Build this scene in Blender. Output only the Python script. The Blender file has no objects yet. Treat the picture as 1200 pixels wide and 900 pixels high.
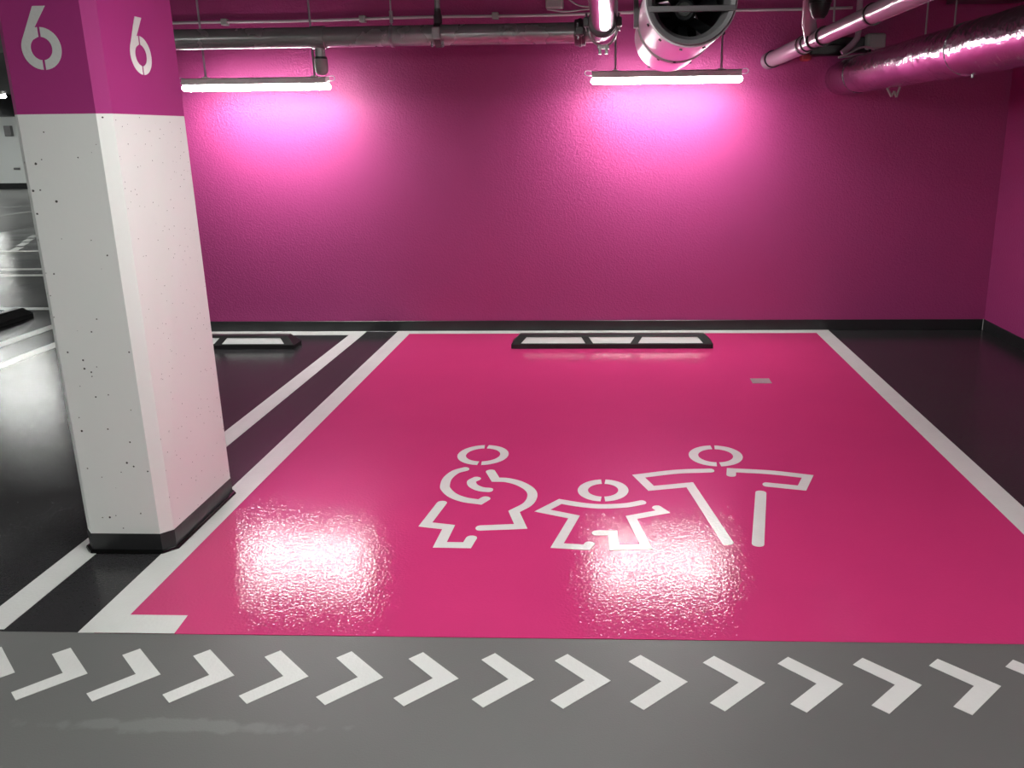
import bpy, bmesh, math, random
from mathutils import Vector, Matrix
random.seed(7)
sc = bpy.context.scene
C = sc.collection

# ------------------------------------------------------------------ camera
cam_d = bpy.data.cameras.new('camera')
cam = bpy.data.objects.new('camera', cam_d)
C.objects.link(cam)
PITCH, YAW, ROLL = 0.24860947, -0.03957205, -0.01200063
fw = Vector((math.sin(YAW) * math.cos(PITCH), math.cos(YAW) * math.cos(PITCH), -math.sin(PITCH)))
rt = Vector((math.cos(YAW), -math.sin(YAW), 0))
up = rt.cross(fw)
rt2 = math.cos(ROLL) * rt + math.sin(ROLL) * up
up2 = -math.sin(ROLL) * rt + math.cos(ROLL) * up
M = Matrix((rt2, up2, -fw)).transposed().to_4x4()
M.translation = Vector((0, 0, 1.7))
cam.matrix_world = M
cam_d.sensor_fit = 'HORIZONTAL'
cam_d.sensor_width = 36
cam_d.lens = 948.397 / 1200 * 36
cam_d.shift_x = (600 - 678.949) / 1200
cam_d.shift_y = (395.906 - 450) / 1200
cam_d.clip_start = 0.05
sc.camera = cam

# ------------------------------------------------------------------ world, exposure
w = bpy.data.worlds.new('world')
sc.world = w
w.use_nodes = True
w.node_tree.nodes['Background'].inputs[0].default_value = (0.02, 0.02, 0.022, 1)
w.node_tree.nodes['Background'].inputs[1].default_value = 1.0
sc.view_settings.view_transform = 'Standard'
sc.view_settings.look = 'None'
sc.view_settings.gamma = 1
sc.view_settings.use_curve_mapping = False
sc.view_settings.exposure = 1.03
LAMP, LAMP_SIDE = 62.0, 17.0        # radiance of the tubes' diffusers, below and at the sides
LAMP_COL = (0.97, 1.0, 0.96)

# ------------------------------------------------------------------ materials
def srgb(r, g, b):
    f = lambda c: (c / 255 / 12.92) if c / 255 <= 0.04045 else ((c / 255 + 0.055) / 1.055) ** 2.4
    return (f(r), f(g), f(b), 1)

def mat(name, col, rough=0.5, metal=0.0, bump=None, vary=None, spec=0.5, coat=0.0, coat_rough=0.1, rough_vary=None):
    """bump = list of (scale, strength, distance); vary = (scale, amount, colour)"""
    m = bpy.data.materials.new(name)
    m.use_nodes = True
    nt = m.node_tree
    b = nt.nodes['Principled BSDF']
    b.inputs['Base Color'].default_value = col
    b.inputs['Roughness'].default_value = rough
    b.inputs['Metallic'].default_value = metal
    b.inputs['Specular IOR Level'].default_value = spec
    b.inputs['Coat Weight'].default_value = coat
    b.inputs['Coat Roughness'].default_value = coat_rough
    tc = nt.nodes.new('ShaderNodeTexCoord')
    if vary:
        n = nt.nodes.new('ShaderNodeTexNoise')
        n.inputs['Scale'].default_value = vary[0]
        n.inputs['Detail'].default_value = 6
        nt.links.new(tc.outputs['Object'], n.inputs['Vector'])
        r = nt.nodes.new('ShaderNodeMapRange')
        r.inputs[1].default_value = 0.35
        r.inputs[2].default_value = 0.7
        r.inputs[4].default_value = vary[1]
        nt.links.new(n.outputs['Fac'], r.inputs[0])
        mx = nt.nodes.new('ShaderNodeMix')
        mx.data_type = 'RGBA'
        mx.inputs[6].default_value = col
        mx.inputs[7].default_value = vary[2]
        nt.links.new(r.outputs[0], mx.inputs[0])
        nt.links.new(mx.outputs[2], b.inputs['Base Color'])
    if rough_vary:
        n = nt.nodes.new('ShaderNodeTexNoise')
        n.inputs['Scale'].default_value = rough_vary[0]
        n.inputs['Detail'].default_value = 4
        nt.links.new(tc.outputs['Object'], n.inputs['Vector'])
        r = nt.nodes.new('ShaderNodeMapRange')
        r.inputs[1].default_value = 0.3
        r.inputs[2].default_value = 0.7
        r.inputs[3].default_value = rough_vary[1]
        r.inputs[4].default_value = rough_vary[2]
        nt.links.new(n.outputs['Fac'], r.inputs[0])
        nt.links.new(r.outputs[0], b.inputs['Roughness'])
    prev = None
    for (s, st, di) in (bump or []):
        n = nt.nodes.new('ShaderNodeTexNoise')
        n.inputs['Scale'].default_value = s
        n.inputs['Detail'].default_value = 1.0
        nt.links.new(tc.outputs['Object'], n.inputs['Vector'])
        bp = nt.nodes.new('ShaderNodeBump')
        bp.inputs['Strength'].default_value = st
        bp.inputs['Distance'].default_value = di
        nt.links.new(n.outputs['Fac'], bp.inputs['Height'])
        if prev:
            nt.links.new(prev.outputs[0], bp.inputs['Normal'])
        prev = bp
    if prev:
        nt.links.new(prev.outputs[0], b.inputs['Normal'])
    return m

FLOOR_BUMP = [(90, 0.6, 0.00135)]
m_wall = mat('magenta_wall_paint', (0.40, 0.042, 0.195, 1), 0.55, bump=[(75, 0.55, 0.0065)], vary=(3, 0.25, (0.37, 0.038, 0.18, 1)))
m_band = mat('magenta_column_paint', (0.40, 0.026, 0.205, 1), 0.6, bump=[(120, 0.15, 0.002)], spec=0.3)
m_lane = mat('grey_lane_coating', (0.135, 0.137, 0.132, 1), 0.42, bump=[(180, 0.35, 0.001)], vary=(2.2, 0.5, (0.12, 0.12, 0.117, 1)))
m_dark = mat('anthracite_floor_coating', (0.030, 0.029, 0.031, 1), 0.16, spec=0.25, bump=FLOOR_BUMP, vary=(1.5, 0.4, (0.045, 0.044, 0.047, 1)), rough_vary=(1.2, 0.10, 0.2))
m_pink = mat('magenta_floor_coating', (0.58, 0.040, 0.172, 1), 0.08, spec=0.3, bump=FLOOR_BUMP, vary=(2.5, 0.35, (0.52, 0.034, 0.16, 1)))
m_line = mat('white_road_paint', (0.70, 0.71, 0.69, 1), 0.2, bump=FLOOR_BUMP, vary=(9, 0.35, (0.62, 0.62, 0.60, 1)))
m_black = mat('black_skirting_paint', (0.016, 0.017, 0.018, 1), 0.38, bump=[(40, 0.2, 0.003)], vary=(6, 0.5, (0.03, 0.03, 0.032, 1)))
m_seal = mat('black_sealant', (0.004, 0.004, 0.004, 1), 0.12)
m_rubber = mat('black_rubber', (0.012, 0.011, 0.011, 1), 0.45, bump=[(60, 0.2, 0.003)], vary=(12, 0.4, (0.03, 0.028, 0.028, 1)))
m_panel = mat('white_reflective_sheet', (0.72, 0.72, 0.70, 1), 0.35)
m_shadedpanel = mat('shaded_reflective_sheet', (0.03, 0.03, 0.031, 1), 0.6, bump=[(60, 0.2, 0.003)])  # white panel sheet with its shade put into the colour
m_steel = mat('galvanised_steel', (0.47, 0.49, 0.48, 1), 0.34, 0.55, vary=(40, 0.1, (0.38, 0.40, 0.39, 1)), rough_vary=(3, 0.24, 0.29))
m_brightlit = mat('bright_lit_steel', (0.75, 0.74, 0.76, 1), 0.24, 1.0, bump=[(18, 0.2, 0.004)])
m_rod = mat('zinc_rod', (0.45, 0.43, 0.46, 1), 0.45, 0.6)
m_iron = mat('cast_clamp_iron', (0.14, 0.14, 0.14, 1), 0.4, 0.8, bump=[(60, 0.4, 0.004)])
m_fan = mat('white_galvanised_sheet', (0.85, 0.84, 0.86, 1), 0.33, 0.6)
m_fanlip = mat('grey_fan_sheet', (0.15, 0.145, 0.15, 1), 0.45, 0.2)
m_fandark = mat('fan_interior_black', (0.02, 0.02, 0.022, 1), 0.5)
m_fanhub = mat('fan_motor_grey', (0.10, 0.105, 0.11, 1), 0.45, 0.3)
m_pvc = mat('grey_plastic_pipe', (0.40, 0.33, 0.38, 1), 0.22, bump=[(6, 0.05, 0.005)])
m_gasket = mat('black_gasket', (0.008, 0.007, 0.008, 1), 0.35)
m_foil = mat('aluminium_foil_wrap', (0.62, 0.58, 0.62, 1), 0.2, 1.0, bump=[(14, 0.45, 0.016), (60, 0.45, 0.005)])
m_house = mat('lamp_housing_grey', (0.88, 0.86, 0.82, 1), 0.45)
m_cable = mat('white_cable', (0.55, 0.53, 0.54, 1), 0.45)
m_box = mat('grey_plastic_box', (0.40, 0.41, 0.39, 1), 0.5)
m_conc = mat('raw_concrete_ceiling', (0.06, 0.058, 0.06, 1), 0.85, bump=[(20, 0.3, 0.01)], vary=(3, 0.5, (0.045, 0.044, 0.045, 1)))
m_white = mat('white_wall_paint', (0.72, 0.74, 0.73, 1), 0.6, bump=[(60, 0.2, 0.004)])
m_red = mat('red_seal_foam', (0.45, 0.05, 0.07, 1), 0.7)
m_plate = mat('worn_metal_plate', (0.34, 0.26, 0.27, 1), 0.45, 0.3, vary=(60, 0.7, (0.45, 0.36, 0.37, 1)))

def emit(name, col, s):
    m = bpy.data.materials.new(name)
    m.use_nodes = True
    b = m.node_tree.nodes['Principled BSDF']
    b.inputs['Base Color'].default_value = (0.9, 0.9, 0.9, 1)
    b.inputs['Emission Color'].default_value = (*col, 1)
    g = m.node_tree.nodes.new('ShaderNodeNewGeometry')          # the LED board faces down: the underside is brighter than the flanks
    sp_ = m.node_tree.nodes.new('ShaderNodeSeparateXYZ')
    m.node_tree.links.new(g.outputs['True Normal'], sp_.inputs[0])
    r = m.node_tree.nodes.new('ShaderNodeMapRange')
    r.inputs[1].default_value = 0.0
    r.inputs[2].default_value = -1.0
    r.inputs[3].default_value = LAMP_SIDE
    r.inputs[4].default_value = s
    m.node_tree.links.new(sp_.outputs['Z'], r.inputs[0])
    m.node_tree.links.new(r.outputs[0], b.inputs['Emission Strength'])
    return m
m_tube = emit('lit_opal_diffuser', LAMP_COL, LAMP)

def pitted_white():
    m = mat('white_column_paint', (0.82, 0.84, 0.81, 1), 0.55, bump=[(30, 0.12, 0.004)])
    nt = m.node_tree
    b = nt.nodes['Principled BSDF']
    tc = [n for n in nt.nodes if n.type == 'TEX_COORD'][0]
    v = nt.nodes.new('ShaderNodeTexVoronoi')
    v.inputs['Scale'].default_value = 36
    nt.links.new(tc.outputs['Object'], v.inputs['Vector'])
    sep = nt.nodes.new('ShaderNodeSeparateColor')
    nt.links.new(v.outputs['Color'], sep.inputs[0])
    rad = nt.nodes.new('ShaderNodeMapRange')          # pit radius differs per cell, many cells have none
    rad.inputs[1].default_value = 0.5
    rad.inputs[2].default_value = 1.0
    rad.inputs[3].default_value = 0.0
    rad.inputs[4].default_value = 0.23
    nt.links.new(sep.outputs[0], rad.inputs[0])
    n2 = nt.nodes.new('ShaderNodeTexNoise')
    n2.inputs['Scale'].default_value = 160
    nt.links.new(tc.outputs['Object'], n2.inputs['Vector'])
    ad = nt.nodes.new('ShaderNodeMath')
    ad.operation = 'MULTIPLY_ADD'
    ad.inputs[1].default_value = 0.10
    nt.links.new(n2.outputs['Fac'], ad.inputs[0])
    nt.links.new(v.outputs['Distance'], ad.inputs[2])
    lt = nt.nodes.new('ShaderNodeMath')
    lt.operation = 'LESS_THAN'
    nt.links.new(ad.outputs[0], lt.inputs[0])
    nt.links.new(rad.outputs[0], lt.inputs[1])
    mx = nt.nodes.new('ShaderNodeMix')
    mx.data_type = 'RGBA'
    mx.inputs[6].default_value = (0.82, 0.84, 0.81, 1)
    mx.inputs[7].default_value = (0.06, 0.056, 0.05, 1)
    nt.links.new(lt.outputs[0], mx.inputs[0])
    nt.links.new(mx.outputs[2], b.inputs['Base Color'])
    return m
m_col = pitted_white()

# scuff with a shape of its own on the grey lane
def lane_scuff(m):
    nt = m.node_tree
    b = nt.nodes['Principled BSDF']
    src = b.inputs['Base Color'].links[0].from_socket
    tc = [n for n in nt.nodes if n.type == 'TEX_COORD'][0]
    mp = nt.nodes.new('ShaderNodeMapping')
    mp.vector_type = 'TEXTURE'
    mp.inputs['Location'].default_value = (-1.29, 2.006, 0)
    mp.inputs['Scale'].default_value = (0.46, 0.034, 1)
    nt.links.new(tc.outputs['Object'], mp.inputs[0])
    ln = nt.nodes.new('ShaderNodeVectorMath')
    ln.operation = 'LENGTH'
    nt.links.new(mp.outputs[0], ln.inputs[0])
    n = nt.nodes.new('ShaderNodeTexNoise')
    n.inputs['Scale'].default_value = 16
    n.inputs['Detail'].default_value = 7
    nt.links.new(tc.outputs['Object'], n.inputs['Vector'])
    a = nt.nodes.new('ShaderNodeMath')
    a.operation = 'MULTIPLY_ADD'
    a.inputs[1].default_value = 1.9
    nt.links.new(n.outputs['Fac'], a.inputs[0])
    nt.links.new(ln.outputs['Value'], a.inputs[2])
    r = nt.nodes.new('ShaderNodeMapRange')
    r.inputs[1].default_value = 1.55
    r.inputs[2].default_value = 1.95
    r.inputs[3].default_value = 0.5
    r.inputs[4].default_value = 0.0
    nt.links.new(a.outputs[0], r.inputs[0])
    mx = nt.nodes.new('ShaderNodeMix')
    mx.data_type = 'RGBA'
    mx.inputs[7].default_value = (0.215, 0.232, 0.22, 1)
    nt.links.new(src, mx.inputs[6])
    nt.links.new(r.outputs[0], mx.inputs[0])
    nt.links.new(mx.outputs[2], b.inputs['Base Color'])
lane_scuff(m_lane)

# ------------------------------------------------------------------ mesh helpers
def tag(o, label=None, cat=None, group=None, kind=None):
    if label: o['label'] = label
    if cat: o['category'] = cat
    if group: o['group'] = group
    if kind: o['kind'] = kind
    return o

def empty(name, loc=(0, 0, 0), rz=0.0):
    o = bpy.data.objects.new(name, None)
    o.empty_display_size = 0.1
    C.objects.link(o)
    o.location = loc
    o.rotation_euler = (0, 0, rz)
    return o

def obj(name, bm, m, parent=None, smooth=False):
    bmesh.ops.recalc_face_normals(bm, faces=bm.faces[:])
    me = bpy.data.meshes.new(name)
    bm.to_mesh(me)
    bm.free()
    me.materials.append(m)
    if smooth:
        for p in me.polygons:
            p.use_smooth = True
        me.set_sharp_from_angle(angle=math.radians(38))
    o = bpy.data.objects.new(name, me)
    C.objects.link(o)
    if parent: o.parent = parent
    return o

def box(bm, x0, x1, y0, y1, z0, z1, bev=0.0, seg=2):
    r = bmesh.ops.create_cube(bm, size=1)
    vs = r['verts']
    for v in vs:
        v.co = Vector(((x0 + x1) / 2 + v.co.x * (x1 - x0), (y0 + y1) / 2 + v.co.y * (y1 - y0), (z0 + z1) / 2 + v.co.z * (z1 - z0)))
    if bev:
        es = list({e for v in vs for e in v.link_edges})
        bmesh.ops.bevel(bm, geom=es, offset=bev, segments=seg, affect='EDGES', profile=0.5)
    return bm

def B(x0, x1, y0, y1, z0, z1, bev=0.0, seg=2):
    return box(bmesh.new(), x0, x1, y0, y1, z0, z1, bev, seg)

def prism(bm, poly, z0, z1):
    """poly in xy, extruded in z"""
    b = [bm.verts.new((x, y, z0)) for x, y in poly]
    t = [bm.verts.new((x, y, z1)) for x, y in poly]
    n = len(poly)
    bm.faces.new(t)
    bm.faces.new(b[::-1])
    for i in range(n):
        j = (i + 1) % n
        bm.faces.new((b[i], b[j], t[j], t[i]))
    return bm

def frame_of(d):
    d = d.normalized()
    a = Vector((0, 0, 1)) if abs(d.z) < 0.9 else Vector((1, 0, 0))
    u = d.cross(a).normalized()
    return u, u.cross(d).normalized()

def tube(bm, pts, r, n=12, caps=True):
    """round bar through the points, r a number or one per point"""
    pts = [Vector(p) for p in pts]
    rs = r if isinstance(r, (list, tuple)) else [r] * len(pts)
    rings = []
    u = None
    for i, p in enumerate(pts):
        if i == 0: d = pts[1] - pts[0]
        elif i == len(pts) - 1: d = pts[-1] - pts[-2]
        else: d = (pts[i + 1] - p).normalized() + (p - pts[i - 1]).normalized()
        d = d.normalized()
        if u is None: u, v = frame_of(d)
        else:
            u = (u - d * u.dot(d)).normalized()
            v = u.cross(d).normalized()
        rings.append([bm.verts.new(p + rs[i] * (math.cos(2 * math.pi * k / n) * u + math.sin(2 * math.pi * k / n) * v)) for k in range(n)])
    for a, b in zip(rings, rings[1:]):
        for k in range(n):
            bm.faces.new((a[k], a[(k + 1) % n], b[(k + 1) % n], b[k]))
    if caps:
        bm.faces.new(rings[0][::-1])
        bm.faces.new(rings[-1])
    return bm

def T(pts, r, n=12, caps=True):
    return tube(bmesh.new(), pts, r, n, caps)

def lathe(bm, prof, origin, axis, n=24, closed=False):
    """prof list of (s along axis, radius)"""
    o = Vector(origin)
    d = Vector(axis).normalized()
    u, v = frame_of(d)
    rings = []
    for s, r in prof:
        rings.append([bm.verts.new(o + d * s + r * (math.cos(2 * math.pi * k / n) * u + math.sin(2 * math.pi * k / n) * v)) for k in range(n)])
    pairs = list(zip(rings, rings[1:]))
    if closed: pairs.append((rings[-1], rings[0]))
    for a, b in pairs:
        for k in range(n):
            bm.faces.new((a[k], a[(k + 1) % n], b[(k + 1) % n], b[k]))
    if not closed:
        bm.faces.new(rings[0][::-1])
        bm.faces.new(rings[-1])
    return bm

def copy_tree(o, parent=None):
    c = o.copy()
    C.objects.link(c)
    if parent: c.parent = parent
    for ch in list(o.children):
        copy_tree(ch, c)
    return c

# ------------------------------------------------------------------ the setting
WY = 6.952       # back wall
RX = 3.234       # right wall
CZ = 3.05        # ceiling
FY = 2.461       # front edge of the bays
LX = -4.9        # end of the back wall, hidden by the column
FARY, FARX, BACKY = 28.2, -26.0, -9.0

def struct(name, bm, m, parent=None):
    o = obj(name, bm, m, parent)
    if not parent: o['kind'] = 'structure'
    return o

fl = struct('floor', B(FARX, RX + 0.2, BACKY, FARY, -0.2, 0.0), m_lane)
tag(fl, 'smooth floor with grey driving lane and coated parking bays')
TD, TP = 0.0012, 0.002
dk = obj('dark_coating', prism(bmesh.new(), [(-1.83, FY), (-1.83, WY), (LX, WY), (LX, 16.0), (-11.5, 16.0), (-11.5, FY)], 0, TD), m_dark, fl)
dk['label'] = 'anthracite floor coating of the bays left of the magenta one'
dk2 = obj('dark_coating', B(1.84, RX, FY, WY, 0, TD), m_dark, fl)
dk2['label'] = 'anthracite floor coating of the strip by the right wall'
pk = obj('magenta_coating', B(-1.83, 1.84, FY - 0.004, WY, 0, TP), m_pink, fl)
pk['label'] = 'glossy magenta floor coating of the family bay'

wb = struct('wall_back', B(LX, RX + 0.2, WY, WY + 0.3, 0, CZ), m_wall)
tag(wb, 'magenta rendered wall behind the bays')
wr = struct('wall_right', B(RX, RX + 0.2, BACKY, WY, 0, CZ), m_wall)
tag(wr, 'magenta rendered wall at the right edge')
ws = struct('wall_side', B(LX, LX + 0.3, WY + 0.3, FARY, 0, CZ), m_white)
wf = struct('wall_far', B(FARX, LX, FARY, FARY + 0.3, 0, CZ), m_white)
tag(wf, 'white far wall seen left of the column')
wl = struct('wall_left', B(FARX - 0.3, FARX, BACKY, FARY, 0, CZ), m_white)
wn = struct('wall_front', B(FARX, RX, BACKY - 0.3, BACKY, 0, CZ), m_white)
for o_, l_ in ((ws, 'white wall behind the column running away from the viewer'), (wl, 'white wall closing the garage far to the left'), (wn, 'white wall behind the photographer')):
    tag(o_, l_)
ce = struct('ceiling', B(FARX, RX + 0.2, BACKY, FARY, CZ, CZ + 0.25), m_conc)
tag(ce, 'dark raw concrete ceiling above the pipes')
def skirt(bm_poly, name):
    o = struct(name, bm_poly, m_black)
    return o
bb = skirt(B(LX, RX - 0.012, WY - 0.012, WY, 0, 0.094, 0.003, 1), 'baseboard_back')
tag(bb, 'dark painted skirting along the back wall')
br = skirt(B(RX - 0.012, RX, BACKY, WY, 0, 0.094, 0.003, 1), 'baseboard_right')
tag(br, 'dark painted skirting along the right wall')
bf = skirt(B(FARX, LX, FARY - 0.05, FARY, 0, 0.2, 0.01, 1), 'baseboard_far')
tag(bf, 'dark skirting at the foot of the white far wall')
tr = struct('trim_1', T([(RX - 0.012, WY - 0.012, 0), (RX - 0.012, WY - 0.012, 0.096)], 0.004, 8), m_box)
tag(tr, 'thin grey bead in the skirting corner')
dbm = struct('trim_2', B(FARX, LX, 25.6, 26.1, 2.39, CZ), m_fandark)
tag(dbm, 'dark beam under the far ceiling')

# ------------------------------------------------------------------ road markings
def flat(name, poly, z0, z1, m, label, cat, group=None):
    return tag(obj(name, prism(bmesh.new(), poly, z0, z1), m), label, cat, group)

def rect(x0, x1, y0, y1): return [(x0, y0), (x1, y0), (x1, y1), (x0, y1)]
ZT = TP + 0.0012
WB = WY - 0.012
GL = 'white bay lines'
flat('bay_line', [(-1.889, FY - 0.004), (-1.541, FY - 0.004), (-1.549, 2.567), (-1.765, 2.567), (-1.765, 6.84), (-1.889, 6.84)], 0, ZT, m_line,
     'long white line with hooked foot along the left of the magenta bay', 'bay line', GL)
flat('bay_line', [(1.9005, FY - 0.004), (1.9005, 6.84), (1.774, 6.84), (1.774, 2.567), (1.558, 2.567), (1.55, FY - 0.004)], 0, ZT, m_line,
     'long white line between the magenta bay and the dark strip by the right wall', 'bay line', GL)
flat('bay_line', rect(-1.889, 1.9005, 6.8405, WB), 0, ZT, m_line,
     'white line along the back wall behind the magenta bay', 'bay line', GL)
flat('bay_line', rect(-2.289, -2.169, FY + 0.01, 6.80), 0, ZT, m_line,
     'white line that runs under the column, left of the dark gap', 'bay line', GL)
flat('bay_line', rect(-4.65, -2.169, 6.8005, WB), 0, ZT, m_line,
     'white line along the back wall behind the wheel stop next to the column', 'bay line', GL)
flat('bay_line', rect(-2.1685, -1.8895, 6.93, WB), 0, TD + 0.0006, m_line,
     'hair-thin pale line on the dark gap at the foot of the back wall', 'bay line', GL)
flat('bay_line', rect(-4.78, -4.655, 2.6, WB), 0, ZT, m_line,
     'white line just left of the column, the nearer of two slanting ones', 'bay line', GL)
flat('bay_line', rect(-5.26, -5.13, 2.6, 15.0), 0, ZT, m_line,
     'white line left of the column passing beside the wheel stop at the photo edge', 'bay line', GL)
flat('bay_line', rect(-11.4, -5.2605, 7.90, 8.02), 0, ZT, m_line,
     'white line just behind the wheel stop at the left photo edge', 'bay line', GL)
flat('bay_line', rect(-11.4, -5.2605, 9.95, 10.08), 0, ZT, m_line,
     'nearer line of the distant white pair left of the column', 'bay line', GL)
flat('bay_line', rect(-11.4, -5.2605, 10.44, 10.57), 0, ZT, m_line,
     'farther line of the distant white pair left of the column', 'bay line', GL)
flat('bay_line', rect(-11.4, -5.2605, 12.2, 12.33), 0, ZT, m_line,
     'distant thin white line crossed by a slanting dashed line', 'bay line', GL)
for k in range(4):
    x = -9.45 - 0.30 * k
    flat('dash_mark', [(x, 12.35 + 0.55 * k), (x + 0.13, 12.35 + 0.55 * k), (x - 0.05, 12.75 + 0.55 * k), (x - 0.18, 12.75 + 0.55 * k)], 0, ZT + 0.0004, m_line,
         ['nearest', 'second nearest', 'third nearest', 'farthest'][k] + ' of the small white dashes far behind the column', 'dash', 'distant dashes')
flat('bay_line', rect(-14.12, -13.9, 17.0, 20.5), 0, 0.0025, m_line,
     'thick slanting white line far back near the far wall', 'bay line', GL)
flat('bay_line', rect(-19.0, -13.0, 20.6, 20.8), 0, 0.0025, m_line,
     'farthest thin white line before the white far wall', 'bay line', GL)

# chevrons on the lane
chev = [(-0.186, 0.097), (-0.145, 0.133), (0, 0), (-0.145, -0.133), (-0.186, -0.097), (-0.083, 0)]
bm = prism(bmesh.new(), chev, 0, 0.0015)
ordn = ['', 'second', 'third', 'fourth', 'fifth', 'sixth', 'seventh', 'eighth', 'ninth', 'tenth', 'eleventh', 'twelfth', 'thirteenth', 'fourteenth', '']
ch0 = obj('chevron_marking', bm, m_line)
for k in range(15):
    o = ch0 if k == 0 else ch0.copy()
    if k: C.objects.link(o)
    o.location = (-1.959 + 0.2447 * k, 2.238, 0)
    lab = ordn[k] + ' white chevron from the left in the row on the grey lane'
    if k == 0: lab = 'white chevron on the grey lane cut by the left photo edge'
    if k == 14: lab = 'white chevron on the grey lane cut by the right photo edge'
    tag(o, lab, 'chevron', 'white chevrons along the lane')

for k, lab in ((-2, 'second white chevron of the lane row beyond the left photo edge'), (-1, 'first white chevron of the lane row beyond the left photo edge'),
               (15, 'first white chevron of the lane row beyond the right photo edge'), (16, 'second white chevron of the lane row beyond the right photo edge'), (17, 'third white chevron of the lane row beyond the right photo edge')):
    o = ch0.copy()
    C.objects.link(o)
    o.location = (-1.959 + 0.2447 * k, 2.238, 0)
    tag(o, lab, 'chevron', 'white chevrons along the lane')

# pictograms
def smooth_run(pts, i0, i1, n=7):
    out = [Vector(p) for p in pts[:i0]]
    seg = [Vector(p) for p in pts[i0:i1 + 1]]
    ext = [2 * seg[0] - seg[1]] + seg + [2 * seg[-1] - seg[-2]]
    for i in range(1, len(ext) - 2):
        p0, p1, p2, p3 = ext[i - 1:i + 3]
        for k in range(n):
            t = k / n
            out.append(0.5 * ((2 * p1) + (p2 - p0) * t + (2 * p0 - 5 * p1 + 4 * p2 - p3) * t * t + (3 * p1 - p0 - 3 * p2 + p3) * t ** 3))
    out.append(seg[-1])
    out += [Vector(p) for p in pts[i1 + 1:]]
    return out

def stroke(name, pts, wd, parent, m, z0, z1, run=None, ends=(True, True)):
    P = smooth_run(pts, *run) if run else [Vector(p) for p in pts]
    bm = bmesh.new()
    h = wd / 2
    Lf, Rg = [], []
    n = len(P)
    for i in range(n):
        if i == 0: d0 = d1 = (P[1] - P[0]).normalized()
        elif i == n - 1: d0 = d1 = (P[-1] - P[-2]).normalized()
        else:
            d0 = (P[i] - P[i - 1]).normalized()
            d1 = (P[i + 1] - P[i]).normalized()
        nn = Vector((-(d0 + d1).y, (d0 + d1).x)).normalized()
        n0 = Vector((-d0.y, d0.x))
        k = h / max(0.42, nn.dot(n0))
        Lf.append(P[i] + nn * k)
        Rg.append(P[i] - nn * k)
    def cap(c, d):
        nn = Vector((-d.y, d.x))
        return [c + h * (nn * math.cos(a) + 0.85 * d * math.sin(a)) for a in [math.pi * j / 8 for j in range(1, 8)]]
    c_end = cap(P[-1], (P[-1] - P[-2]).normalized())
    c_start = cap(P[0], (P[0] - P[1]).normalized())
    loop = Lf + c_end + Rg[::-1] + c_start
    vt = [bm.verts.new((p.x, p.y, z1)) for p in loop]
    vb = [bm.verts.new((p.x, p.y, z0)) for p in loop]
    N = len(loop)
    for i in range(N):
        j = (i + 1) % N
        bm.faces.new((vb[i], vb[j], vt[j], vt[i]))
    ne = len(c_end)
    ri = lambda i: n + ne + (n - 1 - i)
    for i in range(n - 1):
        bm.faces.new((vt[i], vt[i + 1], vt[ri(i + 1)], vt[ri(i)]))
    bm.faces.new([vt[n - 1]] + vt[n:n + ne] + [vt[ri(n - 1)]])
    bm.faces.new([vt[ri(0)]] + vt[n + ne + n:] + [vt[0]])
    return obj(name, bm, m, parent)

def half_ring(name, c, ro, ri, a0, a1, parent, m, z0, z1, n=24):
    A = [a0 + (a1 - a0) * i / n for i in range(n + 1)]
    bm = bmesh.new()
    rows = []
    for z in (z0, z1):
        rows.append(([bm.verts.new((c[0] + ro * math.cos(a), c[1] + ro * math.sin(a), z)) for a in A],
                     [bm.verts.new((c[0] + ri * math.cos(a), c[1] + ri * math.sin(a), z)) for a in A]))
    (ob, ib), (ot, it) = rows
    for i in range(n):
        bm.faces.new((ot[i], ot[i + 1], it[i + 1], it[i]))
        bm.faces.new((ob[i], ob[i + 1], ot[i + 1], ot[i]))
        bm.faces.new((it[i], it[i + 1], ib[i + 1], ib[i]))
    for i in (0, n):
        bm.faces.new((ob[i], ot[i], it[i], ib[i]))
    return obj(name, bm, m, parent)

def head(c, ro, ri, tilt, parent):
    g = 0.009 / ((ro + ri) / 2)
    t = math.pi / 2 + tilt
    half_ring('head_arc', c, ro, ri, t + g, t + math.pi - g, parent, m_line, TP, ZT)
    half_ring('head_arc', c, ro, ri, t - math.pi + g, t - g, parent, m_line, TP, ZT)

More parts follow.
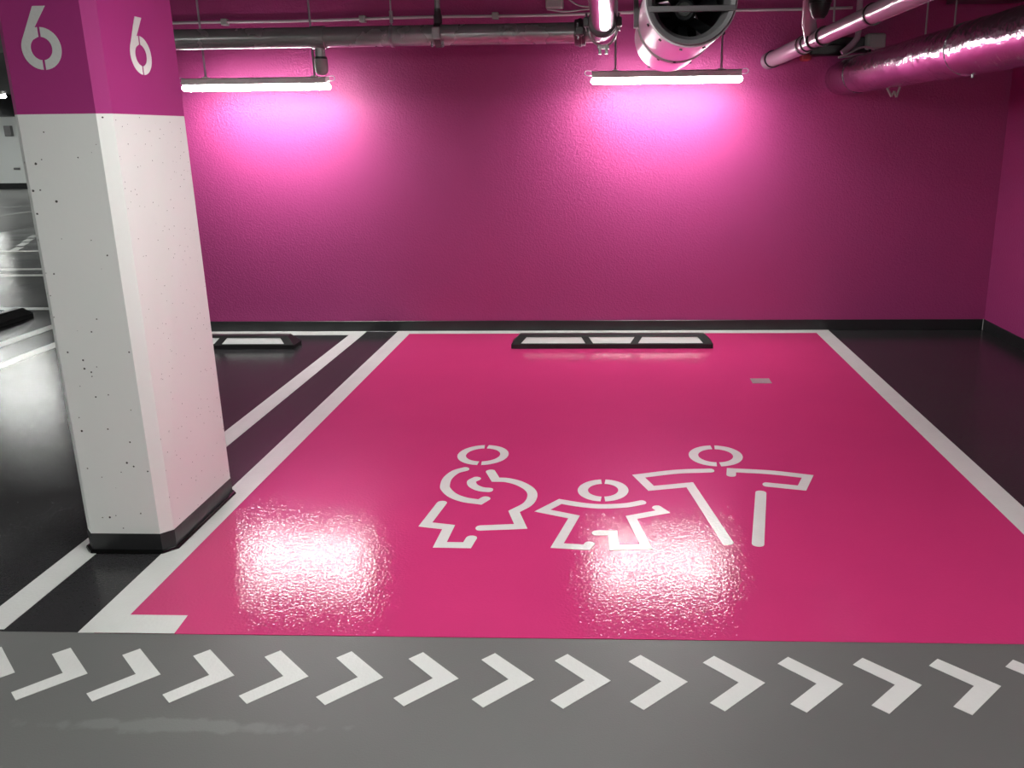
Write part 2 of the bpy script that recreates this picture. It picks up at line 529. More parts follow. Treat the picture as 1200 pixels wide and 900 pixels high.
SW = 0.048
def pictogram(label, origin, hd, strokes):
    e = empty('pictogram_figure', (origin[0], origin[1], 0))
    tag(e, label, 'pictogram', 'family pictograms on the magenta bay')
    sh = lambda p: (p[0] - origin[0], p[1] - origin[1])
    head(sh(hd[0]), hd[1], hd[2], hd[3], e)
    for nm, pts, run, wd in strokes:
        stroke(nm, [sh(p) for p in pts], wd, e, m_line, TP, ZT, run)
    return e
pictogram('white stencilled pictogram of a pregnant woman, leftmost of the three figures', (-0.65, 3.6), ((-0.695, 4.097), 0.139, 0.093, 0.0), [
    ('arm_stroke', [(-0.759, 3.904), (-0.804, 3.866), (-0.829, 3.787), (-0.826, 3.704), (-0.811, 3.654), (-0.765, 3.587), (-0.699, 3.54), (-0.622, 3.517), (-0.600, 3.555)], (0, 7), SW),
    ('hand_stroke', [(-0.680, 3.785), (-0.700, 3.749), (-0.683, 3.698), (-0.64, 3.660), (-0.597, 3.650)], (0, 4), 0.046),
    ('belly_stroke', [(-0.623, 3.875), (-0.582, 3.772), (-0.523, 3.767), (-0.455, 3.728), (-0.398, 3.659), (-0.378, 3.585), (-0.392, 3.498), (-0.448, 3.42), (-0.401, 3.274), (-0.58, 3.256)], (1, 7), SW),
    ('skirt_stroke', [(-0.801, 3.505), (-0.832, 3.286), (-0.722, 3.263), (-0.729, 3.103), (-0.612, 3.101), (-0.603, 3.165)], None, SW)])
pictogram('white stencilled pictogram of a child, the small figure in the middle', (-0.04, 3.3), ((-0.0375, 3.655), 0.124, 0.074, 0.0), [
    ('arm_stroke', [(0.148, 3.522), (0.07, 3.490), (-0.043, 3.477), (-0.14, 3.493), (-0.24, 3.527), (-0.317, 3.430), (-0.167, 3.368), (-0.228, 3.104), (-0.103, 3.090), (-0.090, 3.122)], (0, 4), 0.044),
    ('leg_stroke', [(0.213, 3.470), (0.240, 3.426), (0.093, 3.367), (0.149, 3.1), (0.014, 3.09), (0.008, 3.22), (-0.065, 3.217)], None, 0.044)])
pictogram('white stencilled pictogram of an adult with arms outstretched, rightmost figure', (0.56, 3.5), ((0.565, 4.096), 0.144, 0.093, 0.0), [
    ('arm_stroke', [(0.513, 3.897), (0.34, 3.880), (0.141, 3.823), (0.198, 3.678), (0.391, 3.722), (0.497, 3.140)], (0, 2), SW),
    ('arm_stroke', [(0.612, 3.842), (0.622, 3.902), (0.815, 3.877), (0.994, 3.828), (0.934, 3.690), (0.770, 3.729)], (1, 3), SW),
    ('leg_stroke', [(0.725, 3.635), (0.622, 3.130)], None, 0.052)])

# metal plate let into the magenta floor
tag(obj('floor_plate', B(0.983, 1.117, 5.392, 5.504, 0, TP + 0.002, 0.0015, 1), m_plate), 'small grey plate set in the magenta floor near the wheel stop', 'plate')

# ------------------------------------------------------------------ column
cx0, cx1, cy0, cy1, chf = -2.226 - 0.0, -1.851, 3.022, 3.624, 0.039
def col_poly(g=0.0, c=chf):
    a, b, d, e = cx0 - g, cx1 + g, cy0 - g, cy1 + g
    c2 = c + g * 0.3
    return [(a + c2, d), (b - c2, d), (b, d + c2), (b, e - c2), (b - c2, e), (a + c2, e), (a, e - c2), (a, d + c2)]
col = empty('concrete_column', ((cx0 + cx1) / 2, (cy0 + cy1) / 2, 0))
tag(col, 'white pitted concrete column with a magenta top bearing the number 6', 'column')
ox, oy = col.location.x, col.location.y
loc = lambda poly: [(x - ox, y - oy) for x, y in poly]
obj('shaft', prism(bmesh.new(), loc(col_poly()), 0.0, 1.788), m_col, col)
bnd = obj('painted_band', prism(bmesh.new(), loc(col_poly()), 1.788, CZ), m_band, col)
bnd['label'] = 'magenta painted upper part of the column'
sk = obj('skirting', prism(bmesh.new(), loc(col_poly(0.0025)), 0.004, 0.088), m_black, col)
bm = bmesh.new()
cp = col_poly(0.006)
tube(bm, [(x - ox, y - oy, 0.006) for x, y in cp + cp[:1]], 0.011, 8, False)
obj('sealant_bead', bm, m_seal, col, True)

def six(parent, kind):
    ro, ri, g = 0.0735, 0.040, 0.0048
    def arc(r, a0, a1, n=16): return [(r * math.cos(a0 + (a1 - a0) * i / n), r * math.sin(a0 + (a1 - a0) * i / n)) for i in range(n + 1)]
    go, gi = math.asin(g / ro), math.asin(g / ri)
    hp = math.pi / 2
    N = 20
    right_o = arc(ro, -hp + go, hp - go, N)
    right_i = arc(ri, -hp + gi, hp - gi, N)
    left_o = arc(ro, -hp - go, -hp - go - math.radians(118), N)          # from the bottom slit round to the upper left
    left_i = arc(ri, -hp - gi, -hp - gi - math.radians(118), N)
    TL, TR, R3, R4 = (-0.009, 0.144), (0.037, 0.144), (-0.014, 0.0715), (-g, 0.073)
    extra = [TL, R3, R4]
    a_end = -hp - gi - math.radians(118)
    left_o += extra
    left_i += [(ri * math.cos(a), ri * math.sin(a)) for a in (a_end - 0.25, a_end - 0.75, -3 * hp + gi)]
    def pos(u, v, d):
        if kind == 'front': return (-2.0535 + u - ox, cy0 - d - oy, 2.0165 + v)
        return (cx1 + d - ox, 3.3075 + u - oy, 2.0145 + v)
    def strip(outer, inner, name, tri=None):
        bm = bmesh.new()
        lay = []
        for d in (0.0015, 0.0):
            lay.append(([bm.verts.new(pos(u, v, d)) for u, v in outer], [bm.verts.new(pos(u, v, d)) for u, v in inner]))
        (ot, it), (ob, ib) = lay
        n = len(outer)
        for i in range(n - 1):
            bm.faces.new((ot[i], ot[i + 1], it[i + 1], it[i]))
            bm.faces.new((it[i], it[i + 1], ib[i + 1], ib[i]))
            if not (tri and i == n - 3):
                bm.faces.new((ob[i], ob[i + 1], ot[i + 1], ot[i]))
        for i in (0, n - 1):
            bm.faces.new((ob[i], ot[i], it[i], ib[i]))
        if tri:
            t1, b1 = bm.verts.new(pos(*tri, 0.0015)), bm.verts.new(pos(*tri, 0.0))
            bm.faces.new((ot[n - 3], t1, ot[n - 2]))
            bm.faces.new((ot[n - 3], ob[n - 3], b1, t1))
            bm.faces.new((t1, b1, ob[n - 2], ot[n - 2]))
        return obj(name, bm, m_line, parent)
    strip(right_o, right_i, 'bowl_half')
    strip(left_o, left_i, 'stem_half', TR)
for k in ('front', 'side'):
    e = empty('digit_six')
    e.parent = col
    e['label'] = 'white stencilled digit 6 on the ' + ('face towards the lane' if k == 'front' else 'face towards the magenta bay')
    six(e, k)

# ------------------------------------------------------------------ wheel stops
def wheel_stop():
    """low rubber ramp: upright lip, steep framed face with three panels, bevelled ends"""
    hl, tl, d = 0.815, 0.75, 0.085            # half length at the base and at the top, half depth
    lip, top = 0.032, 0.100
    yf, yt, yb = -d, -d + 0.055, d - 0.045      # face foot, face top, rear top
    root = empty('wheel_stop')
    bm = bmesh.new()
    low = [bm.verts.new(v) for v in ((-hl, -d, 0), (hl, -d, 0), (hl, d, 0), (-hl, d, 0))]
    mid = [bm.verts.new(v) for v in ((-hl, -d, lip), (hl, -d, lip), (hl, d, lip), (-hl, d, lip))]
    upp = [bm.verts.new(v) for v in ((-tl, yt, top), (tl, yt, top), (tl, yb, top), (-tl, yb, top))]
    for a, b in ((low, mid), (mid, upp)):
        for k in range(4):
            bm.faces.new((a[k], a[(k + 1) % 4], b[(k + 1) % 4], b[k]))
    bm.faces.new(upp)
    bm.faces.new(low[::-1])
    obj('body', bm, m_rubber, root)
    nrm = Vector((0, -(top - lip), yt - yf)).normalized()
    def on_face(u, v, h): return Vector((u, yf + v * (yt - yf), lip + v * (top - lip))) + nrm * h
    def slab(name, quad, h0, h1, m):
        bm = bmesh.new()
        b = [bm.verts.new(on_face(u, v, h0)) for u, v in quad]
        t = [bm.verts.new(on_face(u, v, h1)) for u, v in quad]
        bm.faces.new(t)
        for k in range(4):
            bm.faces.new((b[k], b[(k + 1) % 4], t[(k + 1) % 4], t[k]))
        return obj(name, bm, m, root)
    va, vb = 0.11, 0.77
    edge = lambda v: hl + (tl - hl) * v
    slab('bottom_rail', [(-edge(0), 0), (edge(0), 0), (edge(va), va), (-edge(va), va)], -0.001, 0.007, m_rubber)
    slab('top_rail', [(-edge(vb), vb), (edge(vb), vb), (edge(1), 1), (-edge(1), 1)], -0.001, 0.007, m_rubber)
    for s in (-1, 1):
        q = [(s * 0.737, va), (s * edge(va), va), (s * edge(vb), vb), (s * 0.692, vb)]
        slab('end_rail', q if s > 0 else q[::-1], -0.001, 0.007, m_rubber)
        q = [(s * 0.150, va), (s * 0.213, va), (s * 0.247, vb), (s * 0.187, vb)]
        slab('divider', q if s > 0 else q[::-1], -0.001, 0.007, m_rubber)
        q = [(s * 0.213, va), (s * 0.737, va), (s * 0.692, vb), (s * 0.247, vb)]
        slab('panel', q if s > 0 else q[::-1], -0.001, 0.003, m_panel)
    slab('panel', [(-0.150, va), (0.150, va), (0.187, vb), (-0.187, vb)], -0.001, 0.003, m_panel)
    return root
st = wheel_stop()
st.location = (0.010, 6.415, TP)
tag(st, 'black framed wheel stop with three white panels on the magenta bay', 'wheel stop', 'wheel stops')
s2 = copy_tree(st)
s2.location = (-3.412, 6.415, TD)
tag(s2, 'black framed wheel stop with white panels half hidden by the column', 'wheel stop', 'wheel stops')
s3 = copy_tree(st)
s3.location = (-5.775, 6.778, TD)
s3.rotation_euler = (0, 0, math.pi / 2)
for ch in s3.children:
    if ch.name.startswith('panel'):
        ch.data = ch.data.copy()
        ch.data.materials[0] = m_shadedpanel
tag(s3, 'dark wheel stop at the left photo edge behind the column', 'wheel stop', 'wheel stops')

# ------------------------------------------------------------------ lamps
def make_lamp(x, y, z, label, rods=(-0.395, 0.47), ln=1.16, rz=0.0):
    """long tube lamp along x; z = centre of the diffuser"""
    root = empty('tube_lamp', (x, y, z), rz)
    tag(root, label, 'lamp', 'hanging tube lamps')
    h = ln / 2
    # housing: trapezoid profile
    prof = [(-0.053, 0.0122), (0.053, 0.0122), (0.05, 0.052), (0.032, 0.062), (-0.032, 0.062), (-0.05, 0.052)]
    bm = bmesh.new()
    a = [bm.verts.new((-h + 0.01, p, q)) for p, q in prof]
    b = [bm.verts.new((h - 0.01, p, q)) for p, q in prof]
    n = len(prof)
    for i in range(n):
        bm.faces.new((a[i], a[(i + 1) % n], b[(i + 1) % n], b[i]))
    bm.faces.new(a)
    bm.faces.new(b)
    obj('housing', bm, m_house, root)
    obj('diffuser', B(-h, h, -0.05, 0.05, -0.033, 0.0118, 0.014, 1), m_tube, root)
    for s in (-1, 1):
        pts = [(s * (h - 0.01), 0, 0.03)] + [(s * (h + 0.02 + 0.028 * math.sin(t)), 0, 0.05 + 0.02 * math.cos(t) * -1) for t in [0.4, 1.0, 1.6, 2.2, 2.8]] + [(s * (h - 0.012), 0, 0.063)]
        obj('end_clip', T(pts, 0.0035, 6), m_rod, root, True)
    for r in rods:
        rod = obj('hanger_rod', T([(r, 0, 0.05), (r, 0, CZ - z)], 0.0085, 8), m_rod, root, True)
        obj('rod_foot', B(r - 0.022, r + 0.022, -0.02, 0.02, 0.0625, 0.072), m_house, rod)
    return root
make_lamp(-2.774, 6.55, 2.082, 'lit tube lamp hanging by the column above the left wheel stop')
make_lamp(0.4335, 6.55, 2.092, 'lit tube lamp hanging above the magenta bay under the fan', rods=(-0.39, 0.42))
for (x, y, rz, lab) in [
    (-9.85, 12.6, 0, 'lit tube lamp over the bays beyond the left photo edge'),
    (-8.3, 8.6, 0, 'added fill tube lamp over the bay of the left wheel stop, outside the photo'),  # no source seen here, added to lift the floor left of the column
    (-14.4, 17.0, 0, 'added fill tube lamp over the distant bays left of the column'),  # unseen, put in to brighten the distant area
    (-20.0, 25.3, 0, 'lit tube lamp in front of the white far wall'),
    (-17.0, 25.3, 0, 'added fill tube lamp near the white far wall, behind the column'),  # added out of sight to brighten the far wall
    (-23.0, 25.3, 0, 'added fill tube lamp near the white far wall, outside the photo'),  # another unseen lamp brightening the far wall
    (-7.5, 18.0, 0, 'added fill tube lamp over the distant bays hidden behind the column'),  # hidden helper that raises the light far back
    (-5.6, 0.9, 0, 'added fill tube lamp over the lane left of the photo'),  # unseen fill for the lane and the column's front
    (-2.5, -0.2, 0, 'added fill tube lamp over the lane behind the photographer on the left'),  # added behind the camera to brighten the column's front face
    (2.5, 1.2, 0, 'added fill tube lamp over the lane on the right, above the view'),  # added out of view to lift the right line and floor
    (-0.5, 2.6, math.pi / 2, 'added fill tube lamp over the front of the magenta bay, above the photo'),  # unseen lamp added to light the column's side face and the bay
    (-9.5, 4.5, 0, 'added fill tube lamp over the lane far left of the photo'),  # more fill from an unseen lamp on the left
    (-0.3, -5.0, 0, 'added fill tube lamp over the opposite bays behind the photographer'),  # unseen fill added behind the camera
]:
    make_lamp(x, y, 2.35, lab, rz=rz)

# ------------------------------------------------------------------ pipes
PX = 2.382
# steel pipe along the wall, turning towards the viewer
sp = empty('steel_pipe', (-1.7, 6.1, PX))
tag(sp, 'grey galvanised steel pipe running along the wall under the ceiling', 'pipe')
def L(o, p): return tuple(Vector(p) - o.location)
R = 0.071
obj('straight_run', T([L(sp, (LX - 0.3, 6.1, PX)), L(sp, (-0.20, 6.1, PX + 0.004))], R, 24), m_steel, sp, True)
el = [(-0.2 + 0.155 * math.sin(t), 6.1 - 0.155 * (1 - math.cos(t)), PX + 0.004) for t in [math.pi / 2 * i / 8 for i in range(9)]]
obj('elbow', T([L(sp, p) for p in el], R, 24), m_steel, sp, True)
yp = obj('lane_run', T([L(sp, (-0.045, 5.945, PX + 0.004)), L(sp, (-0.045, -3.0, PX + 0.004))], R, 24), m_brightlit, sp, True)  # same galvanised metal as the wall run, brighter reflections put into its colour
yp['label'] = 'galvanised pipe run, brightened in colour for its reflections, coming towards the viewer'
def coupling(x, y, z, axis, label=None):
    c = obj('coupling', lathe(bmesh.new(), [(-0.04, R + 0.003), (-0.036, R + 0.018), (-0.012, R + 0.02), (-0.01, R + 0.026), (0.01, R + 0.026), (0.012, R + 0.02), (0.036, R + 0.018), (0.04, R + 0.003)], L(sp, (x, y, z)), axis, 24), m_iron, sp, True)
    for s in (-1, 1):
        bm = bmesh.new()
        if axis[0]:
            box(bm, x - 0.03 - sp.location.x, x + 0.03 - sp.location.x, s * (R + 0.035) - 0.018, s * (R + 0.035) + 0.018, -0.03 + z - PX, 0.03 + z - PX, 0.008)
        else:
            cx_ = x + s * (R + 0.035) - sp.location.x
            box(bm, cx_ - 0.018, cx_ + 0.018, y - 0.03 - sp.location.y, y + 0.03 - sp.location.y, -0.03 + z - PX, 0.03 + z - PX, 0.008)
        obj('lug', bm, m_iron, c)
        bm = bmesh.new()
        if axis[0]:
            tube(bm, [L(sp, (x - 0.012, 6.1 + s * (R + 0.035), z - 0.055)), L(sp, (x - 0.012, 6.1 + s * (R + 0.035), z + 0.055))], 0.008, 8)
        else:
            tube(bm, [L(sp, (x + s * (R + 0.035), y, z - 0.055)), L(sp, (x + s * (R + 0.035), y, z + 0.055))], 0.008, 8)
        obj('bolt', bm, m_brightlit, c, True)
    return c
coupling(-0.21, 6.1, PX + 0.004, (1, 0, 0))
coupling(-0.045, 5.55, PX + 0.004, (0, 1, 0))
# clamp with thick vertical pipe
cl = obj('pipe_clamp', lathe(bmesh.new(), [(-0.022, R + 0.002), (-0.022, R + 0.014), (0.022, R + 0.014), (0.022, R + 0.002)], L(sp, (-1.222, 6.1, PX + 0.003)), (1, 0, 0), 24), m_iron, sp, True)
bm = B(-1.222 - 0.03 + 1.7, -1.222 + 0.03 + 1.7, -R - 0.03, -R - 0.005, -0.035, 0.05, 0.008)
obj('clamp_shackle', bm, m_steel, cl)
for s in (-0.035, 0.04):
    bm = tube(bmesh.new(), [L(sp, (-1.222 + s, 6.03, PX - 0.085)), L(sp, (-1.222 + s, 6.03, PX - 0.045))], 0.011, 8)
    obj('clamp_bolt', bm, m_brightlit, cl, True)
hp_ = obj('hanger_pipe', T([L(sp, (-1.222, 6.1, PX + R + 0.05)), L(sp, (-1.222, 6.1, CZ))], 0.02, 14), m_steel, sp, True)
obj('socket', lathe(bmesh.new(), [(0.0, 0.016), (0.005, 0.03), (0.06, 0.03), (0.07, 0.024), (0.10, 0.024), (0.105, 0.02)], L(sp, (-1.222, 6.1, PX + R + 0.005)), (0, 0, 1), 16), m_iron, hp_, True)
# thin wire hanger with loop
bm = bmesh.new()
lathe(bm, [(-0.008, R + 0.001), (-0.008, R + 0.005), (0.008, R + 0.005), (0.008, R + 0.001)], L(sp, (-1.557, 6.1, PX + 0.002)), (1, 0, 0), 24)
wh = obj('loop_hanger', bm, m_rod, sp, True)
obj('hanger_rod', T([L(sp, (-1.557, 6.1, PX + R)), L(sp, (-1.557, 6.1, CZ))], 0.006, 8), m_rod, wh, True)
obj('rod_nut', T([L(sp, (-1.557, 6.1, PX + R + 0.02)), L(sp, (-1.557, 6.1, PX + R + 0.10))], 0.013, 8), m_rod, wh, True)
# pear ring hanger at the elbow
pr = [(-0.045 + 0.092 * math.cos(t), 5.80, PX + 0.0 + 0.105 * math.sin(t) - 0.012) for t in [math.pi * (0.0 + 2 * i / 24) for i in range(25)]]
ring = obj('ring_hanger', T([L(sp, p) for p in pr], 0.009, 8, False), m_steel, sp, True)
bm = bmesh.new()
for s in (-1, 1):
    box(bm, *(lambda a: (a - 0.01, a + 0.01))(s * 0.022 - 0.045 + 1.7), 5.78 - 6.1, 5.82 - 6.1, -0.17, -0.112, 0.003)
box(bm, -0.045 + 1.7 - 0.04, -0.045 + 1.7 + 0.04, 5.785 - 6.1, 5.815 - 6.1, -0.135, -0.118, 0.003)
obj('ring_lug', bm, m_steel, ring)
obj('hanger_rod', T([L(sp, (0.047, 5.8, PX)), L(sp, (0.047, 5.8, CZ))], 0.008, 8), m_rod, ring, True)
# capped drop below the pipe
dr = obj('drop_pipe', T([L(sp, (-2.09, 6.1, PX - 0.05)), L(sp, (-2.09, 6.1, 2.20))], 0.036, 16), m_steel, sp, True)
obj('drop_cap', lathe(bmesh.new(), [(0, 0.036), (0.0, 0.047), (0.06, 0.048), (0.09, 0.042), (0.105, 0.028), (0.11, 0.012)], L(sp, (-2.09, 6.1, 2.235)), (0, 0, -1), 20), m_box, dr, True)
obj('drop_collar', lathe(bmesh.new(), [(-0.008, 0.03), (-0.008, 0.044), (0.008, 0.044), (0.008, 0.03)], L(sp, (-2.09, 6.1, 2.243)), (0, 0, 1), 20), m_gasket, dr, True)
obj('saddle', lathe(bmesh.new(), [(-0.05, R + 0.001), (-0.05, R + 0.008), (0.05, R + 0.008), (0.05, R + 0.001)], L(sp, (-2.09, 6.1, PX)), (1, 0, 0), 24), m_steel, dr, True)

# thin conduit on the wall
cd = empty('wall_conduit', (-0.8, 6.9, 2.62))
tag(cd, 'thin pale conduit running along the top of the magenta wall', 'conduit')
cz = lambda x: 2.602 + (x + 3.541) * 0.0056
obj('conduit_tube', T([L(cd, (x, 6.925, cz(x) + 0.004 * math.sin(x * 3.1))) for x in [LX + 0.02 + i * (6.8 / 24) for i in range(25)]], 0.0115, 10), m_cable, cd, True)
for x in (-3.137, -0.919, 0.7, -2.0):
    k = obj('conduit_clip', B(x + 0.8 - 0.025, x + 0.8 + 0.025, -0.004, 0.052, cz(x) - 2.62 - 0.026, cz(x) - 2.62 + 0.026, 0.006), m_box, cd)
jb = empty('junction_box', (-0.44, 6.93, 2.715))
tag(jb, 'grey junction box on the wall above the steel pipe elbow', 'junction box', 'junction boxes')
obj('box_body', B(-0.07, 0.07, -0.05, 0.021, -0.055, 0.075, 0.01), m_box, jb)
obj('box_lid', B(-0.062, 0.062, -0.058, -0.0505, -0.047, 0.067, 0.004), m_box, jb)
def cable(label, pts, r=0.006, m=None):
    P = smooth_run([(p[0], p[1]) for p in pts], 0, len(pts) - 1, 6)
    Q = smooth_run([(p[2], 0) for p in pts], 0, len(pts) - 1, 6)
    return tag(obj('cable', T([(a.x, a.y, b.x) for a, b in zip(P, Q)], r, 8), m or m_cable, None, True), label, 'cable', 'loose cables')
cable('upper white cable sagging from the junction box to the brightened pipe', [(-0.37, 6.9, 2.76), (-0.25, 6.88, 2.68), (-0.12, 6.86, 2.665), (0.02, 6.85, 2.69)])
cable('lower white cable sagging from the junction box to the brightened pipe', [(-0.5, 6.9, 2.655), (-0.36, 6.9, 2.636), (-0.2, 6.89, 2.648), (0.05, 6.88, 2.66)])

# plastic pipe to the wall on the right
pa = empty('plastic_pipe', (1.285, 6.0, 2.238))
tag(pa, 'grey plastic pipe with black gasket rings meeting the magenta wall', 'pipe')
AX, AZ = 1.285, 2.243
obj('pipe_run', T([L(pa, (AX, 5.72, AZ)), L(pa, (AX, -3.0, AZ))], 0.047, 24), m_pvc, pa, True)
obj('socket_run', T([L(pa, (AX, WY + 0.02, AZ)), L(pa, (AX, 5.70, AZ))], 0.058, 24), m_pvc, pa, True)
obj('wall_collar', lathe(bmesh.new(), [(0, 0.05), (0, 0.066), (0.14, 0.066), (0.145, 0.05)], L(pa, (AX, WY, AZ)), (0, -1, 0), 24), m_pvc, pa, True)
for y, r in ((6.78, 0.066), (5.72, 0.06), (5.62, 0.052), (5.43, 0.056), (5.28, 0.052), (5.2, 0.056), (4.27, 0.052)):
    obj('gasket_ring', lathe(bmesh.new(), [(-0.012, r - 0.012), (-0.01, r + 0.002), (0.01, r + 0.002), (0.012, r - 0.012)], L(pa, (AX, y, AZ)), (0, 1, 0), 24), m_gasket, pa, True)
for y0_, y1_ in ((5.62, 5.70), (5.205, 5.275)):
    obj('sleeve', T([L(pa, (AX, y0_, AZ)), L(pa, (AX, y1_, AZ))], 0.053, 24), m_pvc, pa, True)
bq = obj('branch', T([L(pa, (AX, 5.50, AZ)), L(pa, (AX - 0.05, 5.40, AZ + 0.10)), L(pa, (AX - 0.07, 5.30, AZ + 0.20)), L(pa, (AX - 0.07, 5.27, CZ))], [0.045, 0.045, 0.045, 0.045], 20), m_pvc, pa, True)

dv = empty('black_downpipe', (1.2, 5.0, 2.3))
tag(dv, 'black wrapped pipe dropping onto the plastic pipe from the ceiling', 'pipe')
obj('pipe_body', lathe(bmesh.new(), [(0.0, 0.03), (0.02, 0.045), (0.06, 0.06), (0.12, 0.062), (CZ - 2.32, 0.062)], L(dv, (1.205, 5.02, 2.32)), (0, 0, 1), 20), m_rubber, dv, True)
obj('pipe_strap', lathe(bmesh.new(), [(-0.02, 0.062), (-0.02, 0.066), (0.02, 0.066), (0.02, 0.062)], L(dv, (1.205, 5.02, 2.42)), (0, 0, 1), 20), m_gasket, dv, True)
obj('side_wire', T([L(dv, (1.29, 5.02, 2.30)), L(dv, (1.285, 5.02, CZ))], 0.006, 8), m_rod, dv, True)

# dark bracket and bits on the wall behind
wbk = empty('wall_bracket', (1.72, 6.9, 2.31))
tag(wbk, 'black bracket on the magenta wall behind the plastic pipe', 'bracket')
obj('bracket_bar', B(-0.13, 0.16, -0.06, 0.05, -0.04, 0.045, 0.012), m_gasket, wbk)
obj('bracket_plate', B(-0.10, 0.34, 0.0, 0.05, -0.02, 0.10, 0.01), m_rubber, wbk)
tag(obj('sealing_foam', B(1.53, 1.61, 6.87, WY + 0.01, 2.235, 2.285, 0.015), m_red), 'red sealing foam on the wall below the black bracket', 'foam')
vp = empty('vertical_conduit', (1.905, 6.7, 2.3))
tag(vp, 'pale vertical conduit bending left beside the grey junction box', 'conduit')
obj('conduit_tube', T([L(vp, p) for p in [(1.9, 6.7, CZ), (1.915, 6.7, 2.43), (1.91, 6.7, 2.38), (1.87, 6.7, 2.33), (1.80, 6.7, 2.27)]], 0.024, 12), m_pvc, vp, True)
obj('conduit_clip', B(-0.03, 0.04, -0.03, 0.25, 0.22, 0.26, 0.006), m_box, vp)
jb2 = empty('junction_box', (2.1, 6.88, 2.37))
tag(jb2, 'small grey junction box above the foil wrapped duct', 'junction box', 'junction boxes')
obj('box_body', B(-0.072, 0.072, -0.06, 0.071, -0.06, 0.06, 0.02, 3), m_box, jb2)
obj('box_lid', B(-0.062, 0.062, -0.068, -0.0605, -0.05, 0.05, 0.004), m_box, jb2)
for x in (-0.04, 0.0, 0.04):
    bm = tube(bmesh.new(), [(x, -0.02, -0.058), (x, -0.02, -0.09)], 0.012, 8)
    obj('cable_gland', bm, m_gasket, jb2, True)
cable('white cable looping from the small junction box, upper strand', [(2.06, 6.75, 2.30), (1.98, 6.65, 2.31), (1.89, 6.55, 2.295), (1.80, 6.5, 2.255), (1.735, 6.5, 2.228)], 0.008)
cable('white cable looping from the small junction box, lower strand', [(2.12, 6.86, 2.285), (2.03, 6.82, 2.272), (1.93, 6.80, 2.262), (1.86, 6.78, 2.252), (1.79, 6.76, 2.245)], 0.008)

# foil wrapped duct on the right
fd = empty('foil_duct', (1.87, 5.0, 2.095))
tag(fd, 'thick crinkled foil wrapped duct running from the wall to the upper right', 'duct')
bm = bmesh.new()
npts, nr = 150, 40
y0_, y1_ = WY + 0.02, -1.5
RD = 0.134
rings = []
for i in range(npts + 1):
    y = y0_ + (y1_ - y0_) * i / npts
    e = 1.0
    if y > WY - 0.12: e = 0.93 + 0.07 * math.sqrt(max(0, (WY + 0.02 - y) / 0.14))
    rr = []
    for k in range(nr):
        a = 2 * math.pi * k / nr
        d = 0.0016 * math.sin(9 * y + 3 * a) + 0.0012 * math.sin(23 * y - 5 * a) + random.uniform(-0.0007, 0.0007)
        rr.append(bm.verts.new(((RD + d) * e * math.cos(a), y - 5.0, (RD + d) * e * math.sin(a) + 0.004)))
    rings.append(rr)
for a, b in zip(rings, rings[1:]):
    for k in range(nr):
        bm.faces.new((a[k], a[(k + 1) % nr], b[(k + 1) % nr], b[k]))
bm.faces.new(rings[0][::-1])
bm.faces.new(rings[-1])
obj('duct_body', bm, m_foil, fd, True)
for y in (6.45, 4.55, 3.2):
    obj('foil_tape', lathe(bmesh.new(), [(-0.035, RD - 0.002), (-0.033, RD + 0.0035), (0.033, RD + 0.0035), (0.035, RD - 0.002)], (0, y - 5.0, 0.004), (0, 1, 0), 40), m_foil, fd, True)
ax, zz = 0.05, -RD - 0.005
bm = bmesh.new()
for (a0, b0, a1, b1) in ((-0.05, 0.01, -0.018, -0.045), (-0.018, -0.045, 0.0, -0.012), (0.0, -0.012, 0.016, -0.05), (0.016, -0.05, 0.034, 0.015)):
    tube(bm, [(ax + a0, 5.78 - 5.0, zz + b0), (ax + a1, 5.78 - 5.0, zz + b1)], 0.008, 8)
obj('strap_clip', bm, m_box, fd, True)
obj('strap_screw', T([(0.0, -0.55, -RD - 0.012), (0.0, -0.55, -RD + 0.01)], 0.008, 8), m_brightlit, fd, True)
hr = empty('threaded_rod', (2.39, 6.6, 2.2))
tag(hr, 'thin rod hanging from the ceiling behind the foil duct, brighter of two', 'rod', 'ceiling rods')
obj('rod_bar', T([(0, 0, 0), (0, 0, CZ - 2.2)], 0.007, 8), m_rod, hr, True)
obj('rod_nut', T([(0, 0, 0.01), (0, 0, 0.03)], 0.014, 6), m_rod, hr)
hr2 = copy_tree(hr)
hr2.location = (2.6, 6.6, 2.2)
tag(hr2, 'thin rod hanging from the ceiling behind the foil duct, fainter of two', 'rod', 'ceiling rods')
ct = empty('cable_tray', (2.85, 6.3, 2.63))
tag(ct, 'dark cable tray under the ceiling above the foil duct', 'cable tray')
obj('tray_floor', B(-0.25, 0.3, -2.5, 0.5, -0.005, 0.0), m_iron, ct)
for s in (-0.25, 0.297):
    obj('tray_side', B(s, s + 0.003, -2.5, 0.5, 0.0, 0.05), m_iron, ct)

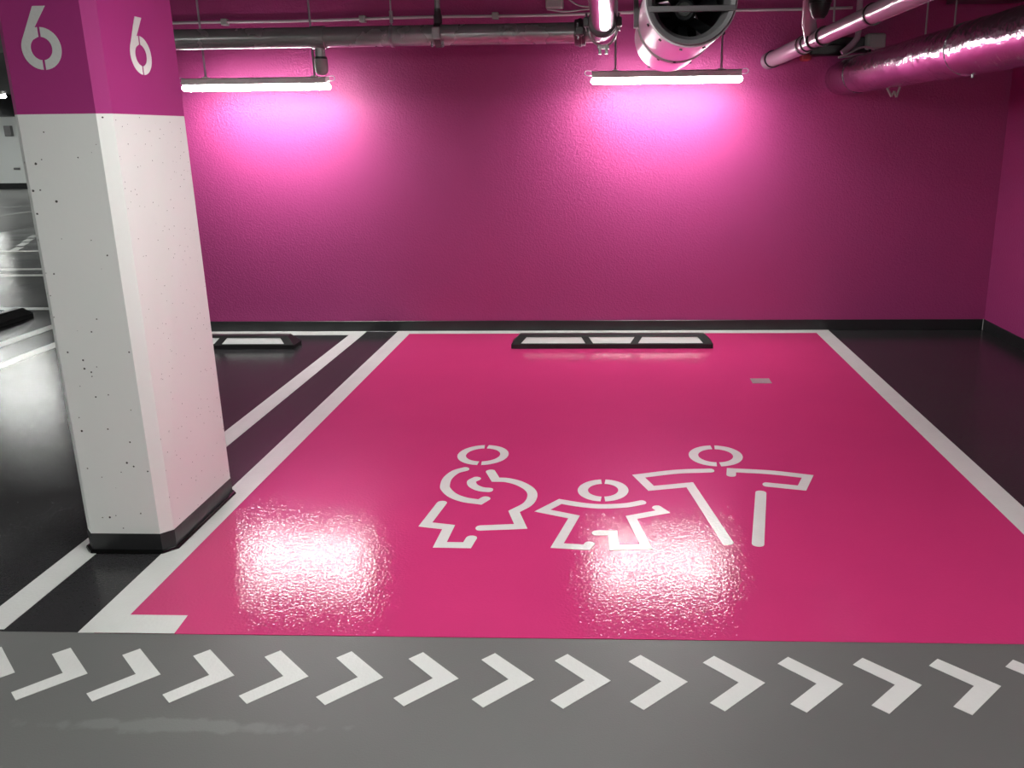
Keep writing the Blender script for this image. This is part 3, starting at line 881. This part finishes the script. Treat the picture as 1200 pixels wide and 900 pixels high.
# ------------------------------------------------------------------ jet fan
fn = empty('jet_fan', (0.348, 3.72, 2.25))
tag(fn, 'white cylindrical jet fan with open end facing the viewer under the ceiling', 'fan')
FR, FL = 0.2, 1.48
obj('casing', lathe(bmesh.new(), [(0, FR - 0.008), (0, FR), (0.02, FR + 0.001), (FL, FR - 0.002), (FL, FR - 0.03), (FL - 0.01, FR - 0.03), (FL - 0.01, FR - 0.012), (0.02, FR - 0.012)], (0, 0, 0), (0, 1, 0), 56, True), m_fan, fn, True)
obj('casing_lining', lathe(bmesh.new(), [(0.03, FR - 0.0125), (FL - 0.2, FR - 0.0125), (FL - 0.2, FR - 0.02), (0.03, FR - 0.02)], (0, 0, 0), (0, 1, 0), 40, True), m_fandark, fn, True)
obj('inlet_lip', lathe(bmesh.new(), [(-0.012, FR - 0.006), (-0.02, FR - 0.012), (-0.012, FR - 0.03), (0.03, FR - 0.048), (0.08, FR - 0.052), (0.08, FR - 0.02), (0.01, FR - 0.008)], (0, 0, 0), (0, 1, 0), 56, True), m_fanlip, fn, True)
obj('cross_bar', B(-FR + 0.02, FR - 0.01, -0.022, -0.002, -0.056, -0.032, 0.003), m_fanlip, fn)
mo = obj('motor', lathe(bmesh.new(), [(0.0, 0.02), (0.0, 0.045), (0.02, 0.058), (0.25, 0.062), (0.26, 0.04)], (0, 0.34, 0), (0, 1, 0), 24), m_fanhub, fn, True)
obj('motor_cap', lathe(bmesh.new(), [(-0.02, 0.018), (-0.018, 0.03), (0.0, 0.034), (0.004, 0.02)], (0, 0.34, 0), (0, 1, 0), 20), m_box, mo, True)
for k in range(7):
    a = 2 * math.pi * k / 7 + 0.3
    bm = bmesh.new()
    rows = []
    for t in (0.055, 0.09, 0.13, FR - 0.026):
        wv = 0.055 + 0.10 * t
        tw = math.radians(52 - 150 * t)
        row = []
        for s in (-0.5, 0.5):
            tang = s * wv * math.cos(tw)
            ax_ = s * wv * math.sin(tw)
            row.append((math.cos(a) * t - math.sin(a) * tang, 0.47 + ax_, math.sin(a) * t + math.cos(a) * tang))
        rows.append(row)
    top = [[bm.verts.new(p) for p in r_] for r_ in rows]
    bot = [[bm.verts.new((p[0], p[1] + 0.004, p[2])) for p in r_] for r_ in rows]
    for i in range(3):
        bm.faces.new((top[i][0], top[i][1], top[i + 1][1], top[i + 1][0]))
        bm.faces.new((bot[i][0], bot[i + 1][0], bot[i + 1][1], bot[i][1]))
        bm.faces.new((top[i][0], top[i + 1][0], bot[i + 1][0], bot[i][0]))
        bm.faces.new((top[i][1], bot[i][1], bot[i + 1][1], top[i + 1][1]))
    bm.faces.new((top[0][0], bot[0][0], bot[0][1], top[0][1]))
    bm.faces.new((top[3][0], top[3][1], bot[3][1], bot[3][0]))
    obj('blade', bm, m_fanhub, fn)
obj('rear_guard', lathe(bmesh.new(), [(0, 0.005), (0, FR - 0.03), (0.008, FR - 0.03), (0.008, 0.005)], (0, FL - 0.03, 0), (0, 1, 0), 40), m_fandark, fn)
sb = obj('strap_band', lathe(bmesh.new(), [(-0.034, FR - 0.001), (-0.034, FR + 0.006), (0.034, FR + 0.006), (0.034, FR - 0.001)], (0, 0.74, 0), (0, 1, 0), 56, True), m_box, fn, True)
for s in (-1, 1):
    obj('mounting_bracket', B(s * (FR + 0.012) - 0.012, s * (FR + 0.012) + 0.012, 0.70, 0.78, -0.03, CZ - 2.25, 0.004), m_fanlip, sb)
for yy, a in ((0.06, 0.9), (0.06, 1.4), (0.06, 1.9), (0.06, 0.5), (0.06, 2.4), (FL - 0.05, 1.0), (FL - 0.05, 2.3), (0.70, 1.5), (0.78, 1.1)):
    rr = FR + 0.002
    c_ = (-math.cos(a) * rr, yy, -math.sin(a) * rr)
    d_ = (-math.cos(a) * (rr + 0.007), yy, -math.sin(a) * (rr + 0.007))
    obj('screw', T([c_, d_], 0.007, 8), m_gasket, fn)

# ------------------------------------------------------------------ bits on the far wall
tag(obj('wall_box', B(-20.9, -20.66, FARY - 0.12, FARY + 0.01, 1.8, 2.15, 0.01), m_fanlip), 'small dark box high on the white far wall', 'box')
tag(obj('wall_socket', B(-20.85, -20.65, FARY - 0.05, FARY + 0.01, 0.66, 0.73, 0.01), m_fanlip), 'tiny dark socket low on the white far wall', 'socket')
